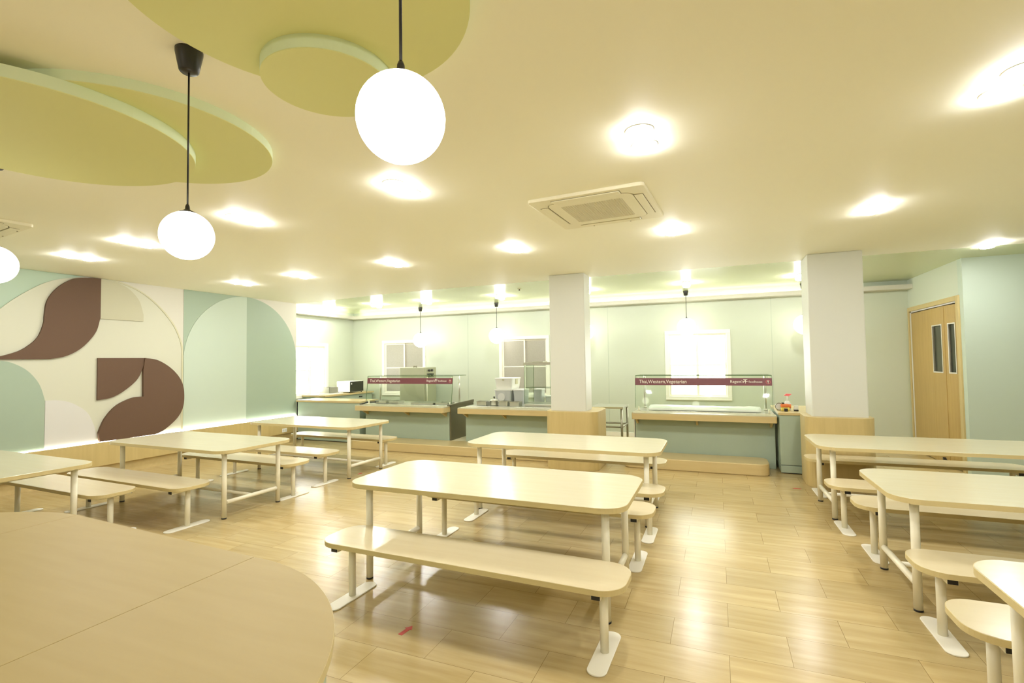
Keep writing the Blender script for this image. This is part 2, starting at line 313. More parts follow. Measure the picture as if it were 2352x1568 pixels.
# right end of the mural: two-tone arch
A = lambda a0, a1: [(6.867+1.215*math.cos(math.radians(a)), 1.665+1.215*math.sin(math.radians(a))) for a in [a0+(a1-a0)*i/24 for i in range(25)]]
panel('mural_panel', [(5.656, 1.76)]+A(175, 90)+[(6.867, 2.8795), (5.656, 2.8795)], 0, .006, 'mint_dark', 'sage green spandrel above the pale mint half arch')
panel('mural_panel', [(5.656, Z0), (6.865, Z0)]+A(90.1, 180)[:1]+A(90, 176)[1:]+[(5.656, 1.75)], 0, .014, 'mint', 'pale mint left half of the two-tone arch on the left wall')
panel('mural_panel', [(6.869, Z0), (8.082, Z0), (8.082, 1.66)]+A(2, 90), 0, .010, 'mint_dark', 'sage green right half of the two-tone arch on the left wall')

# ---------------------------------------------------------------- ceiling discs
def disc(cx, cy, r, zt, zb, label):
    t = thing('ceiling_disc', label, 'ceiling panel', (cx, cy, zb), 0, 'round sage green ceiling discs')
    MB().prism(circ(0, 0, r-.001), .0, .008).build('disc_face', 'disc', t)
    MB().ring(circ(0, 0, r), circ(0, 0, r-.012), .004, zt-zb).build('disc_rim', 'disc_rim', t)
    MB().prism(circ(0, 0, r-.014), zt-zb-.01, zt-zb).build('disc_back', 'disc', t)
disc(-2.892, 1.752, .628, ZC, 2.829, 'flat sage green ceiling disc fixed to the ceiling beside the dark lamp cup')
disc(-3.207, 1.423, .680, 2.829, 2.772, 'wide sage green ceiling disc hanging lowest at the left corner')
disc(-1.256, 1.233, .568, ZC, 2.814, 'big sage green ceiling disc at the top edge above the nearest globe')
disc(-1.476, 1.610, .260, 2.814, 2.758, 'small round sage green ceiling disc under the big one')

# ---------------------------------------------------------------- downlights
def make_down():
    t = thing('ceiling_downlight', '', 'ceiling light')
    for s in (-1, 1): MB().lathe([(.080, 0), (.080, -.003), (.074, -.005), (.072, -.004)], 24, (0, s*.105, 0)).build('lamp_ring', 'white', t)
    for s in (-1, 1):
        MB().lathe([(.070, -.005), (.070, -.010), (.064, -.018), (.045, -.024), (.020, -.0265), (0, -.027)], 24, (0, s*.105, 0)).build('lamp_lens', 'lamp', t)  # lens shaped as a dome below the ceiling to cast a halo around the lamp
    return t
G = 'twin downlights in the cream ceiling'
for x, y, lab in [
    (-.37, 2.93, 'twin ceiling light nearest the camera right of the air conditioner'),
    (-2.11, 3.05, 'twin ceiling light just below the nearest big globe'),
    (-3.815, 3.15, 'twin ceiling light right of the second hanging globe'),
    (-5.575, 3.29, 'twin ceiling light left of the second hanging globe'),
    (-6.87, 3.43, 'twin ceiling light above the mint arch corner at far left'),
    (-6.91, 5.63, 'twin ceiling light above the two-tone arch, leftmost of its row'),
    (-5.62, 5.52, 'twin ceiling light second from the left in the middle row'),
    (-3.865, 5.375, 'twin ceiling light above the gap between the left tables'),
    (-2.11, 5.25, 'twin ceiling light in front of the left column'),
    (-.388, 5.187, 'twin ceiling light beyond the air conditioner to its right'),
    (1.303, 5.176, 'twin ceiling light in front of the right column'),
    (3.01, 7.52, 'twin ceiling light near the door at the ceiling colour change'),
    (1.317, 3.03, 'twin ceiling light cut by the upper right picture edge')]:
    inst('down', make_down, lab, (x, y, ZC), 0, G)
for i, (x, y) in enumerate([(3.0, 5.15), (1.35, .6), (3.1, .6), (-2.2, -1.2), (-.3, -1.6), (1.4, -1.6), (-5.0, -1.4)]):
    inst('down', make_down, 'twin ceiling light out of view on the cream ceiling', (x, y, ZC), 0, G)
def make_surf():
    t = thing('surface_downlight', '', 'ceiling light')
    for s in (-1, 1):
        c = MB().lathe([(.070, 0), (.070, -.012), (.062, -.016)], 24, (0, s*.095, 0)).build('lamp_body', 'white', t)
        MB().lathe([(.060, -.016), (.060, -.050), (.052, -.066), (.030, -.076), (0, -.078)], 24, (0, s*.095, 0)).build('lamp_lens', 'lamp', c)
    return t
for x, lab in ((-8.2, 'twin surface light over the kitchen window corner'), (-6.88, 'twin surface light over the microwave side of the kitchen'), (-5.61, 'twin surface light left of the leftmost kitchen globe canopy'),
               (-3.92, 'twin surface light above the globe left of the left column'), (-2.2, 'twin surface light hidden behind the left column'), (-.46, 'twin surface light above the globe over the bright window'), (1.24, 'twin surface light at the left edge of the right column')):
    inst('surf', make_surf, lab, (x, 8.95, ZC), 0, 'twin surface lights on the green ceiling')

# ---------------------------------------------------------------- pendants
def pendant(x, y, zg, r, zc, lab, grp, cordr=.0035):
    t = thing('globe_pendant', lab, 'pendant lamp', (x, y, zc), 0, grp)
    MB().lathe([(.050, 0), (.050, -.012), (.036, -.085), (.030, -.092), (.008, -.094)], 28).build('canopy', 'dark', t)
    g = zg-zc
    MB().tube((0, 0, -.09), (0, 0, g+r+.03), cordr, 8).build('cord', 'black', t)
    MB().lathe([(.005, .030), (.008, .022), (.009, .010), (r*.16, .005), (r*.30, -.001), (r*.33, -.007)], 24, (0, 0, g+r)).build('lamp_cap', 'dark', t)
    prof = [(r*math.sin(PI*i/24), r*math.cos(PI*i/24)) for i in range(1, 24)]
    MB().lathe(prof, 40, (0, 0, g)).build('globe', 'globe', t)
pendant(-.611, .881, 2.12, .094, ZC, 'nearest and largest white globe pendant hanging at the top', 'small globe pendants near the discs')
pendant(-1.958, 1.344, 2.12, .0965, ZC, 'white globe pendant on a black cord from a dark ceiling cup', 'small globe pendants near the discs')
pendant(-3.96, 1.55, 2.213, .112, ZC, 'white globe pendant cut by the left picture edge', 'small globe pendants near the discs')
for x, z, lab in ((-6.463, 2.108, 'white globe pendant before the left frosted window'), (-4.495, 2.147, 'white globe pendant at the corner of the middle frosted window'),
                  (-2.5, 2.16, 'white globe pendant hidden behind the left column'), (-.529, 2.186, 'white globe pendant before the bright window'), (1.43, 2.156, 'white globe pendant half hidden by the right column')):
    pendant(x, 10.05, z, .172, ZC, lab, 'large globe pendants over the kitchen', .005)

# ---------------------------------------------------------------- ceiling air conditioners
def make_ac():
    t = thing('ceiling_air_conditioner', '', 'air conditioner')
    MB().ring(rrect(.92, .92, .03), rrect(.70, .70, .09), -.028, 0).build('cassette_panel', 'ac', t, bevel=.006)
    MB().ring(rrect(.70, .70, .09), rrect(.69, .69, .09), -.020, -.004).build('shadow_gap', 'ac_dark', t)
    MB().ring(rrect(.688, .688, .085), rrect(.50, .50, .02), -.032, -.004).build('inner_frame', 'ac', t, bevel=.003)
    for k in range(4):
        a = k*PI/2; c, s = math.cos(a), math.sin(a); b = MB().box(-.27, .27, .352, .415, -.036, -.0285)
        b.v = [(x*c-y*s, x*s+y*c, z) for x, y, z in b.v]; f = b.build('air_flap', 'ac', t, bevel=.004)
        b = MB().box(-.275, .275, .346, .420, -.0295, -.0282); b.v = [(x*c-y*s, x*s+y*c, z) for x, y, z in b.v]; b.build('flap_gap', 'ac_dark', f)
    g = MB().box(-.25, .25, -.25, .25, -.022, -.010).build('grille_back', 'ac_dark', t)
    b = MB()
    for i in range(25):
        p = -.24+i*.02; b.box(p-.0045, p+.0045, -.25, .25, -.030, -.022); b.box(-.25, .25, p-.0045, p+.0045, -.030, -.0225)
    b.build('intake_grille', 'ac', t)
    for s in (-1, 1): MB().lathe([(.006, -.0345), (.006, -.0285)], 10, (s*.17, .435, 0)).build('screw', 'ac_dark', t)
    return t
inst('ac', make_ac, 'square cream ceiling air conditioner with intake grille in the hall centre', (-.89, 4.135, ZC), math.radians(-3.5))
inst('ac', make_ac, 'square ceiling air conditioner cut by the left picture edge', (-6.13, 2.06, ZC), math.radians(-6))

# ---------------------------------------------------------------- columns
struct(MB().box(-2.335, -1.795, 7.18, 7.54, 0, ZC).build('column_left', 'column', bevel=.012), 'cream square column left of the steel table')
struct(MB().box(1.072, 1.660, 7.18, 7.70, 0, ZC).build('column_right', 'column', bevel=.012), 'cream square column near the oak door')
def cladding(x0, x1, y0, y1, z, r, lab):
    o = off(rrect(x1-x0, y1-y0, r), (x0+x1)/2, (y0+y1)/2)
    return tag(MB().prism(o, .0, z).build('column_cladding', 'wood_v', bevel=.004), lab, 'column cladding', 'oak claddings round the column feet')
cl1 = cladding(-2.40, -1.62, 7.05, 7.85, .842, .16, 'oak cladding with rounded corners around the foot of the left column')
cl2 = cladding(.985, 1.715, 7.05, 7.72, .853, .17, 'oak cladding with rounded corners around the foot of the right column')

# ---------------------------------------------------------------- steps in front of the counters
def step(x0, x1, lab, d=.53):
    o = off(rrect(x1-x0, d, .13), (x0+x1)/2, 7.50+d/2)
    return tag(MB().prism(o, 0, .158).build('step_platform', 'wood_h', bevel=.012), lab, 'step', 'oak steps before the serving counters')
step(-6.42, -2.42, 'long low oak step before the left and middle serving counters')
step(-1.33, .61, 'low oak step with rounded ends before the right serving counter')
tag(MB().box(-6.44, -2.42, 8.035, 9.25, 0, .152).build('raised_floor', 'kfloor', bevel=.004), 'pale raised kitchen floor seen between the left and middle counters', 'raised floor')

# ---------------------------------------------------------------- counters
def bracket(b, x, w=.03):
    b.add([(x-w/2, 8.05, .67), (x-w/2, 7.87, .67), (x-w/2, 8.05, .585), (x+w/2, 8.05, .67), (x+w/2, 7.87, .67), (x+w/2, 8.05, .585)],
          [(0, 1, 2), (5, 4, 3), (0, 3, 4, 1), (1, 4, 5, 2), (2, 5, 3, 0)])
def counter(x0, x1, zb, ytop, lab, brk, steel_end=False, bx0=None, zs=.775):
    t = thing('serving_counter', lab, 'serving counter', (0, 0, 0), 0, 'sage green serving counters')
    bx0 = x0+.02 if bx0 is None else bx0
    MB().box(bx0, x1-.012, 8.05, 8.75, zb, .67).build('counter_body', 'counter', t, bevel=.003)
    s = MB().prism(off(rrect(x1-x0, .30, .03, 4), (x0+x1)/2, 7.95), zs-.10, zs-.012).build('tray_shelf', 'wood_h', t, bevel=.003)
    MB().prism(off(rrect(x1-x0-.004, .296, .03, 4), (x0+x1)/2, 7.95), zs-.012, zs).build('shelf_top', 'top', s)
    for x in brk:
        b = MB(); bracket(b, x); b.build('bracket', 'wood_v', t)
    MB().box(x0+.02, x1-.012, 8.10, ytop, zs-.10, zs+.008).build('worktop', 'steel', t, bevel=.003)
    return t
c1 = counter(-6.53, -4.56, .153, 8.8, 'left serving counter with oak tray shelf and glass sneeze guard', (-6.40, -5.45, -4.64), bx0=-6.46)
MB().box(-4.570, -4.545, 8.06, 8.98, .153, .80).build('side_panel', 'steel_dark', c1)
MB().prism([(7.97, .785), (8.98, .785), (8.98, .835), (7.97, .805)], -4.575, -4.535, 'x').build('side_rail', 'steel_dark', c1)
MB().tube((-6.58, 8.02, .765), (-6.50, 8.14, .81), .012, 10).tube((-6.50, 8.14, .81), (-6.30, 8.16, .815), .012, 10).build('gas_hose', 'black', c1)
c2 = counter(-4.28, -2.41, .153, 9.3, 'middle serving counter holding pots and storage boxes', (-4.20, -3.45), bx0=-4.235)
c3 = counter(-1.245, .742, 0, 8.8, 'right serving counter with oak tray shelf and glass sneeze guard', (-1.19, -.31, .68))
MB().box(-1.25, -1.235, 8.06, 8.75, .0, .76).build('side_panel', 'cream', c3)
# plastic sheet over the right counter
tray = MB(); N = 22; vs = []; fs = []
for j in range(7):
    for i in range(N+1):
        vs.append((-1.03+i*(1.60/N), 8.14+j*.07, .792+(.05+random.uniform(-.006, .008))*(1 if 0 < j < 6 else 0)))
for j in range(6):
    for i in range(N): k = j*(N+1)+i; fs.append((k, k+1, k+N+2, k+N+1))
tray.add(vs, fs, True); o = tray.build('plastic_sheet', 'plastic_w'); md = o.modifiers.new('s', 'SOLIDIFY'); md.thickness = .004
tag(o, 'crumpled white plastic sheet covering the well of the right counter', 'plastic sheet')
def guard(x0, x1, lab, px):
    t = thing('sneeze_guard', lab, 'sneeze guard', (0, 0, 0), 0, 'glass sneeze guards on the counters')
    zt, zb, yb, yt, yr = 1.335, .83, 8.035, 8.10, 8.62
    def sl(z): return yb+(yt-yb)*(z-zb)/(zt-zb)
    def slab(a, b_, z0, z1, d0, d1):
        return MB().add([(a, sl(z0)+d0, z0), (b_, sl(z0)+d0, z0), (b_, sl(z0)+d1, z0), (a, sl(z0)+d1, z0), (a, sl(z1)+d0, z1), (b_, sl(z1)+d0, z1), (b_, sl(z1)+d1, z1), (a, sl(z1)+d1, z1)],
                        [(0, 1, 2, 3), (4, 7, 6, 5), (0, 4, 5, 1), (1, 5, 6, 2), (2, 6, 7, 3), (3, 7, 4, 0)])
    f = slab(x0, x1, zb, zt-.012, 0, .008).build('front_glass', 'glass', t)
    for xx in (x0-.003, x1-.003): slab(xx, xx+.006, zb, zt-.012, -.001, .009).build('glass_edge', 'glass_edge', f)
    tp = MB().box(x0, x1, yt, yr, zt-.010, zt).build('top_glass', 'glass', t)
    MB().box(x0, x1, yt-.004, yt, zt-.011, zt).box(x0, x1, yr, yr+.004, zt-.011, zt).build('glass_edge', 'glass_edge', tp)
    for x in px:
        p = MB().tube((x, yr-.04, .783), (x, yr-.04, zt-.012), .018, 16).build('post', 'steel', t)
        MB().lathe([(.028, 0), (.028, .012), (.019, .02)], 16, (x, yr-.04, .783)).build('post_collar', 'white_metal', p)
    for x in (x0+.03, x1-.03):
        MB().tube((x, yt+.01, zt-.035), (x, yt+.05, zt-.035), .012, 12).build('glass_clamp', 'white_metal', t)
    for x in (x0+.05, x1-.05):
        MB().tube((x, yb+.03, .783), (x, yb+.03, zb+.02), .012, 12).build('foot_clamp', 'white_metal', t)
    sg = slab(x0, x1, 1.182, 1.293, -.004, -.0005).build('sign_band', 'maroon', t)
    U = (0, (yt-yb), (zt-zb)); 
    def at(x, z): return (x, sl(z)-.0055, z)
    text('Thai,Western,Vegetarian', .077, 'sign_lettering', sg, at(x0+.06, 1.213), (1, 0, 0), U, sx=.92)
    text("Regent's", .058, 'sign_lettering', sg, at(x1-.555, 1.222), (1, 0, 0), U, sx=.95)
    text('foodhouse', .046, 'sign_lettering', sg, at(x1-.305, 1.224), (1, 0, 0), U, sx=.92)
    e = MB(); y = lambda z: sl(z)-.0058
    def bar(a, b_, z0, z1): e.box(a, b_, y((z0+z1)/2)-.001, y((z0+z1)/2)+.001, z0, z1)
    cx = x1-.345; bar(cx-.030, cx+.024, 1.266, 1.273); bar(cx-.034, cx+.028, 1.240, 1.246); bar(cx-.005, cx+.003, 1.200, 1.272)
    for k in range(5): bar(cx-.022+k*.003, cx-.017+k*.003, 1.262-k*.004, 1.268-k*.004)
    e.build('sign_emblem', 'text', sg)
    r = MB(); cx, cz = x1-.050, 1.236
    for k in range(24):
        a, b_ = 2*PI*k/24, 2*PI*(k+1)/24
        P = lambda a, q: (cx+q*math.cos(a), y(cz+q*math.sin(a))-.0008, cz+q*math.sin(a))
        r.add([P(a, .030), P(b_, .030), P(b_, .026), P(a, .026)], [(0, 1, 2, 3)])
    r.build('round_emblem', 'pink', sg)
    k = MB(); k.box(cx-.003, cx+.003, y(cz)-.001, y(cz)+.001, cz-.022, cz+.006)
    for d in (-.009, -.003, .003, .009): k.box(cx+d-.0015, cx+d+.0015, y(cz)-.001, y(cz)+.001, cz+.004, cz+.022)
    k.box(cx-.0105, cx+.0105, y(cz)-.001, y(cz)+.001, cz+.002, cz+.007); k.build('fork_emblem', 'text', sg)
guard(-6.44, -4.52, 'glass sneeze guard with maroon sign on the left counter', (-6.55+.05, -4.65))
guard(-1.22, .716, 'glass sneeze guard with maroon sign on the right counter', (-1.14, .66))
# low counter left of the servery
lc = thing('side_counter', 'low sage green counter with oak top beside the mural wall end', 'counter')
MB().box(-8.24, -6.62, 8.07, 8.60, 0, .79).build('counter_body', 'counter', lc)
MB().box(-8.27, -6.60, 8.05, 8.64, .79, .83).build('counter_top', 'wood_h', lc, bevel=.004)
MB().box(-8.262, -8.246, 8.06, 8.1, 0, .79).build('side_gap_shade', 'black', lc)  # black strip painted in for the shade of the gap at the counter end
MB().box(-8.24, -6.56, 8.066, 8.07, .0, .012).build('floor_seal', 'black', lc)
# counter along the kitchen's left wall
kc = thing('wall_counter', 'oak topped counter along the left kitchen wall under the microwave', 'counter')
MB().box(XK, -8.14, 8.75, 10.40, 0, .84).build('counter_body', 'counter', kc)
MB().box(XK, -8.10, 8.72, 10.42, .84, .88).build('counter_top', 'wood_h', kc, bevel=.004)
for y in (9.2, 9.95): MB().box(-8.139, -8.118, y-.05, y+.05, .76, .78).build('cabinet_handle', 'black', kc, bevel=.003)
# narrow cabinet right of the right counter
cb = thing('cabinet', 'narrow sage green cabinet with oak top left of the right column', 'cabinet')
MB().box(.765, 1.60, 7.79, 8.90, .115, .795).build('cabinet_body', 'counter', cb, bevel=.004)
MB().box(.765, 1.60, 7.785, 8.90, .012, .108).build('plinth', 'counter', cb, bevel=.003)
MB().box(.775, 1.59, 7.80, 8.89, 0, .012).build('floor_seal', 'black', cb)
MB().box(.755, 1.62, 7.775, 8.92, .795, .832).build('cabinet_top', 'wood_h', cb, bevel=.004)
# make the column cladding clear of the cabinet
# ---------------------------------------------------------------- kitchen things
st = thing('steel_table', 'stainless steel work table with tube legs behind the left column', 'table', (-1.81, 9.0, 0))
MB().box(-.28, .28, -.30, .32, .735, .77).build('table_top', 'steel', st, bevel=.004)
for x in (-.25, .25):
    for y in (-.27, .29):
        l = MB().tube((x, y, .02), (x, y, .735), .020, 14).build('leg', 'steel_leg', st); MB().lathe([(.012, 0), (.016, .02)], 10, (x, y, 0)).build('foot', 'black', l)
MB().tube((-.25, -.27, .42), (.25, -.27, .42), .016, 12).tube((-.25, .29, .42), (.25, .29, .42), .016, 12).tube((.25, -.27, .42), (.25, .29, .42), .016, 12).tube((-.25, -.27, .42), (-.25, .29, .42), .016, 12).build('lower_rail', 'steel_leg', st)
ov = thing('steam_oven', 'tall stainless steel cooker cabinet before the left frosted window', 'oven')
MB().box(-6.74, -6.09, 9.60, 10.12, .12, 1.47).build('oven_body', 'steel_oven', ov, bevel=.008)
MB().box(-6.105, -6.075, 9.62, 10.10, .18, 1.29).build('oven_door', 'steel_oven', ov, bevel=.006)
MB().tube((-6.055, 9.66, .55), (-6.055, 9.66, 1.25), .012, 12).tube((-6.055, 9.66, .6), (-6.08, 9.66, .6), .008, 8).tube((-6.055, 9.66, 1.2), (-6.08, 9.66, 1.2), .008, 8).build('door_handle', 'white_metal', ov)
MB().box(-6.076, -6.070, 9.74, 9.98, 1.25, 1.33).build('display', 'micro_glass', ov)
for y in (9.80, 9.92): MB().tube((-6.09, y, 1.40), (-6.06, y, 1.40), .025, 14).build('knob', 'black', ov)
for x in (-6.7, -6.13):
    for y in (9.64, 10.08): MB().tube((x, y, 0), (x, y, .12), .02, 10).build('foot', 'steel', ov)
MB().tube((-6.49, 9.8, 1.465), (-6.49, 9.8, 1.50), .012, 8).tube((-6.42, 9.8, 1.465), (-6.42, 9.8, 1.50), .012, 8).tube((-6.50, 9.8, 1.50), (-6.41, 9.8, 1.50), .012, 8).build('top_handle', 'steel_dark', ov)
mw = thing('microwave_oven', 'small microwave with black door and white side on the wall counter', 'microwave', (0, 0, .88))
MB().box(-8.50, -8.11, 9.53, 10.02, .022, .275).build('microwave_case', 'plastic_w', mw, bevel=.008)
d = MB().box(-8.112, -8.095, 9.54, 10.01, .03, .27).build('microwave_door', 'micro_glass', mw, bevel=.004)
MB().box(-8.094, -8.090, 9.565, 9.59, .20, .235).build('door_badge', 'plastic_w', d)
for y in (9.56, 9.99):
    for x in (-8.47, -8.14): MB().tube((x, y, 0), (x, y, .022), .014, 8).build('foot', 'black', mw)
for k in range(5): MB().box(-8.42+k*.03, -8.41+k*.03, 9.526, 9.531, .06, .085).build('vent_slot', 'plastic_g', mw)
tr = thing('dish_rack', 'small grey metal dish rack on the wall counter beside the microwave', 'rack', (0, 0, .88))
MB().box(-8.50, -8.15, 8.93, 9.36, 0, .025).build('rack_tray', 'plastic_w', tr, bevel=.005)
b = MB()
for y in (8.95, 9.22): b.box(-8.46, -8.19, y, y+.008, .025, .165)
b.box(-8.20, -8.192, 8.95, 9.22, .025, .165); b.box(-8.46, -8.452, 8.95, 9.22, .025, .165); b.build('rack_frame', 'steel', tr)
# middle counter goods (worktop top at .783)
ZT = .785
def pan(x, y, w, d, h, lab, z=ZT):
    t = thing('food_pan', lab, 'food pan', (x, y, z), 0, 'steel food pans on the counters')
    MB().ring(rrect(w-.02, d-.02, .02, 4), rrect(w-.028, d-.028, .017, 4), 0, h-.004).prism(rrect(w-.024, d-.024, .02, 4), 0, .004).build('pan_body', 'steel', t)
    MB().ring(rrect(w, d, .02, 4), rrect(w-.03, d-.03, .016, 4), h-.004, h).build('pan_rim', 'steel', t)
def pot(x, y, r, h, lab, knob=True, z=ZT):
    t = thing('stock_pot', lab, 'pot', (x, y, z), 0, 'steel pots on the middle counter')
    MB().lathe([(r*.96, 0), (r, .01), (r, h), (r+.006, h+.004)], 28).build('pot_body', 'steel', t)
    MB().lathe([(r+.004, h+.004), (r+.004, h+.009), (r*.6, h+.03), (.01, h+.04)], 28).build('pot_lid', 'steel', t)
    if knob: MB().lathe([(.008, h+.038), (.008, h+.055), (.020, h+.062), (.018, h+.075), (.002, h+.08)], 14).build('lid_knob', 'black', t)
    for s in (-1, 1): MB().tube((s*r, -.03, h*.8), (s*(r+.03), 0, h*.8), .005, 8).tube((s*(r+.03), 0, h*.8), (s*r, .03, h*.8), .005, 8).build('pot_handle', 'steel', t)
pan(-4.01, 8.32, .22, .20, .075, 'square steel food pan at the left end of the middle counter')
pot(-3.79, 8.32, .078, .085, 'lidded steel pot with a black knob on the middle counter')
pan(-3.58, 8.33, .19, .20, .085, 'steel food pan between the lidded pot and the glass case')
pan(-3.37, 8.34, .20, .20, .075, 'steel food pan beside the foot of the glass case')
pan(-6.22, 8.30, .28, .22, .06, 'steel food pan behind the left end of the left sneeze guard')
pan(-5.92, 8.32, .26, .22, .05, 'second steel food pan from the left under the left sneeze guard')
pan(-5.25, 8.34, .52, .34, .035, 'wide shallow steel tray under the middle of the left sneeze guard')
pan(-4.83, 8.34, .30, .30, .035, 'shallow steel tray at the right under the left sneeze guard')
def bin_(x, y, w, d, h, lab, m, z, lidm='plastic_w', mark=False, handle=False):
    t = thing('storage_box', lab, 'storage box', (x, y, z), 0, 'plastic storage boxes on the middle counter')
    n = rrect(w, d, .03, 4); k = rrect(w*.9, d*.9, .03, 4); q = len(n)
    MB().add([(p[0], p[1], 0) for p in k]+[(p[0], p[1], h-.025) for p in n], [tuple(range(q))[::-1], tuple(range(q, 2*q))]+[(i, (i+1) % q, q+(i+1) % q, q+i) for i in range(q)]).build('box_body', m, t)
    MB().prism(rrect(w+.016, d+.016, .035, 4), h-.024, h).build('box_lid', lidm, t, bevel=.004)
    if mark: MB().tube((-.02, -d/2-.004, h*.46), (-.02, -d/2+.004, h*.46), .075, 28).build('round_label', 'plastic_w', t)
    if handle: MB().box(w/2-.005, w/2+.010, -.05, .05, h-.12, h-.02).box(-.015, .015, -d/2-.01, -d/2, h-.05, h-.015).build('box_clip', 'rim', t)
bin_(-3.81, 8.95, .33, .42, .262, 'milky plastic storage box with a round white label', 'plastic_g', ZT, mark=True)
bin_(-3.52, 8.99, .20, .36, .262, 'narrow milky plastic storage box right of the round label box', 'plastic_g', ZT)
bin_(-3.80, 9.0, .36, .46, .215, 'white lidded storage box stacked on the round label box', 'plastic_w', ZT+.264, handle=True)
bin_(-3.16, 9.02, .17, .2, .27, 'tall milky plastic container behind the glass display case', 'plastic_g', ZT)
bin_(-2.85, 9.04, .34, .24, .14, 'flat white storage box behind the glass display case', 'plastic_w', ZT)
dc = thing('display_case', 'glass display case with a steel roof beside the left column', 'display case')
X0, X1, Y0, Y1 = -3.19, -2.52, 8.30, 8.80
MB().box(X0, X1, Y0, Y1, ZT, .825).build('case_base', 'steel', dc, bevel=.004)
MB().box(X0-.01, X1, Y0-.02, Y1+.01, 1.515, 1.56).build('case_roof', 'steel', dc, bevel=.006)
MB().box(X0+.14, X0+.34, Y0+.05, Y0+.3, 1.56, 1.578).build('roof_plate', 'steel', dc, bevel=.005)
gp = MB().box(X0+.012, X1-.01, Y0, Y0+.006, .825, 1.515).build('front_glass', 'glass', dc)
MB().box(X0, X0+.006, Y0+.012, Y1-.012, .825, 1.515).build('side_glass', 'glass', dc)
for x, y in ((X0, Y0), (X0, Y1-.02), (X1-.02, Y1-.02)): MB().box(x, x+.007, y, y+.007, .825, 1.515).build('corner_post', 'glass_edge', dc)
sh = MB().box(X0+.02, X1-.01, Y0+.01, Y1-.02, 1.108, 1.116).build('glass_shelf', 'glass', dc); MB().box(X0+.02, X1-.01, Y0+.006, Y0+.0095, 1.107, 1.117).build('glass_edge', 'glass_edge', sh)
# goods on the narrow cabinet (top .832)
t = thing('tape_roll', 'grey edged round tub lying on its side on the narrow cabinet', 'tub', (.80, 8.12, .832+.052))
MB().tube((0, -.03, 0), (0, .05, 0), .052, 24).build('tub_side', 'steel_dark', t); MB().tube((-.004, -.035, .0), (-.004, -.0305, .0), .043, 24).build('tub_lid', 'plastic_g', t)
t = thing('pump_bottle', 'clear pump bottle with an orange label and pink pump on the cabinet', 'bottle', (.905, 8.12, .832))
MB().lathe([(.044, 0), (.046, .01), (.046, .095), (.030, .125), (.014, .135)], 24).build('bottle_body', 'plastic_g', t)
MB().lathe([(.047, .03), (.047, .09)], 24).build('bottle_label', 'orange', t)
MB().tube((0, 0, .13), (0, 0, .215), .006, 10).build('pump_stem', 'plastic_w', t)
MB().add([(-.045, -.012, .208), (.02, -.014, .200), (.06, -.006, .232), (-.01, -.012, .236), (-.045, .012, .208), (.02, .014, .200), (.06, .006, .232), (-.01, .012, .236)], [(0, 1, 2, 3), (7, 6, 5, 4), (0, 4, 5, 1), (1, 5, 6, 2), (2, 6, 7, 3), (3, 7, 4, 0)]).build('pump_head', 'pink', t, bevel=.003)
t = thing('snack_pack', 'orange and yellow food pack beside the pump bottle', 'food pack', (.865, 8.02, .832))
MB().box(-.055, .055, -.03, .03, 0, .05).build('pack_lower', 'yellow', t, bevel=.012); MB().box(-.058, .05, -.028, .028, .05, .10).build('pack_upper', 'orange', t, bevel=.015); MB().box(-.045, -.01, -.025, .02, .10, .118).build('pack_knot', 'black', t, bevel=.006)
t = thing('bottle_cap', 'small black cube shaped cap before the food pack', 'cap', (.865, 7.94, .832)); MB().box(-.022, .022, -.02, .02, 0, .042).build('cap_body', 'black', t, bevel=.005)
t = thing('cup_stack', 'small clear box with a black base at the right on the cabinet', 'box', (1.0, 8.02, .832)); MB().box(-.028, .028, -.025, .025, .0, .022).build('box_base', 'black', t, bevel=.003); MB().box(-.028, .028, -.025, .025, .022, .075).build('box_cover', 'plastic_g', t, bevel=.004)

# ---------------------------------------------------------------- door
dr = struct(thing('door_1', 'oak door and a half with two narrow glazed slots, slightly ajar', 'door'))
if 'category' in dr: del dr['category']
fr = MB().box(XR-.02, XR+.15, DY0-.09, DY0, 0, DZ+.07).box(XR-.02, XR+.15, DY1, DY1+.055, 0, DZ+.07).box(XR-.02, XR+.15, DY0, DY1, DZ, DZ+.07).build('door_frame', 'wood_v', dr, bevel=.005)
MB().box(XR-.001, XR+.12, DY0, DY0+.02, 0, DZ-.02).box(XR-.001, XR+.12, DY1-.055, DY1, 0, DZ-.02).box(XR-.001, XR+.12, DY0+.02, DY1-.055, DZ-.022, DZ).build('door_lining', 'white_board', dr)
def leaf(y_h, y_f, ang, ly0, ly1, name):
    """leaf hinged at y_h; local x along the leaf towards its free edge"""
    L = abs(y_f-y_h); e = bpy.data.objects.new(name, None); C.objects.link(e); e.parent = dr; e.location = (XR+.02, y_h, 0)
    e.rotation_euler.z = ang; a, c = abs(ly0-y_h), abs(ly1-y_h); a, c = min(a, c), max(a, c); z0, z1 = 1.345, 2.02; T = .022
    MB().box(0, a, -T, T, .01, 2.292).box(c, L, -T, T, .01, 2.292).box(a, c, -T, T, .01, z0).box(a, c, -T, T, z1, 2.292).build('door_panel', 'door', e, bevel=.002)
    f = .018; MB().box(a-f, c+f, -T-.006, T+.006, z1, z1+f).box(a-f, c+f, -T-.006, T+.006, z0-f, z0).box(a-f, a, -T-.006, T+.006, z0, z1).box(c, c+f, -T-.006, T+.006, z0, z1).build('glazing_bead', 'cream', e)
    MB().box(a, c, -.004, .004, z0, z1).build('door_glass', 'micro_glass', e)
    return e
la = leaf(10.365, 8.955, -PI/2-math.radians(1.6), 9.40, 9.05, 'door_leaf')
lb = leaf(8.645, 8.957, PI/2+math.radians(6.0), 8.86, 8.70, 'door_leaf')
MB().prism([(1.25, .01), (1.36, .01), (1.36, .06), (1.25, .11)], -.055, -.022, 'y').build('door_stop', 'black', la)

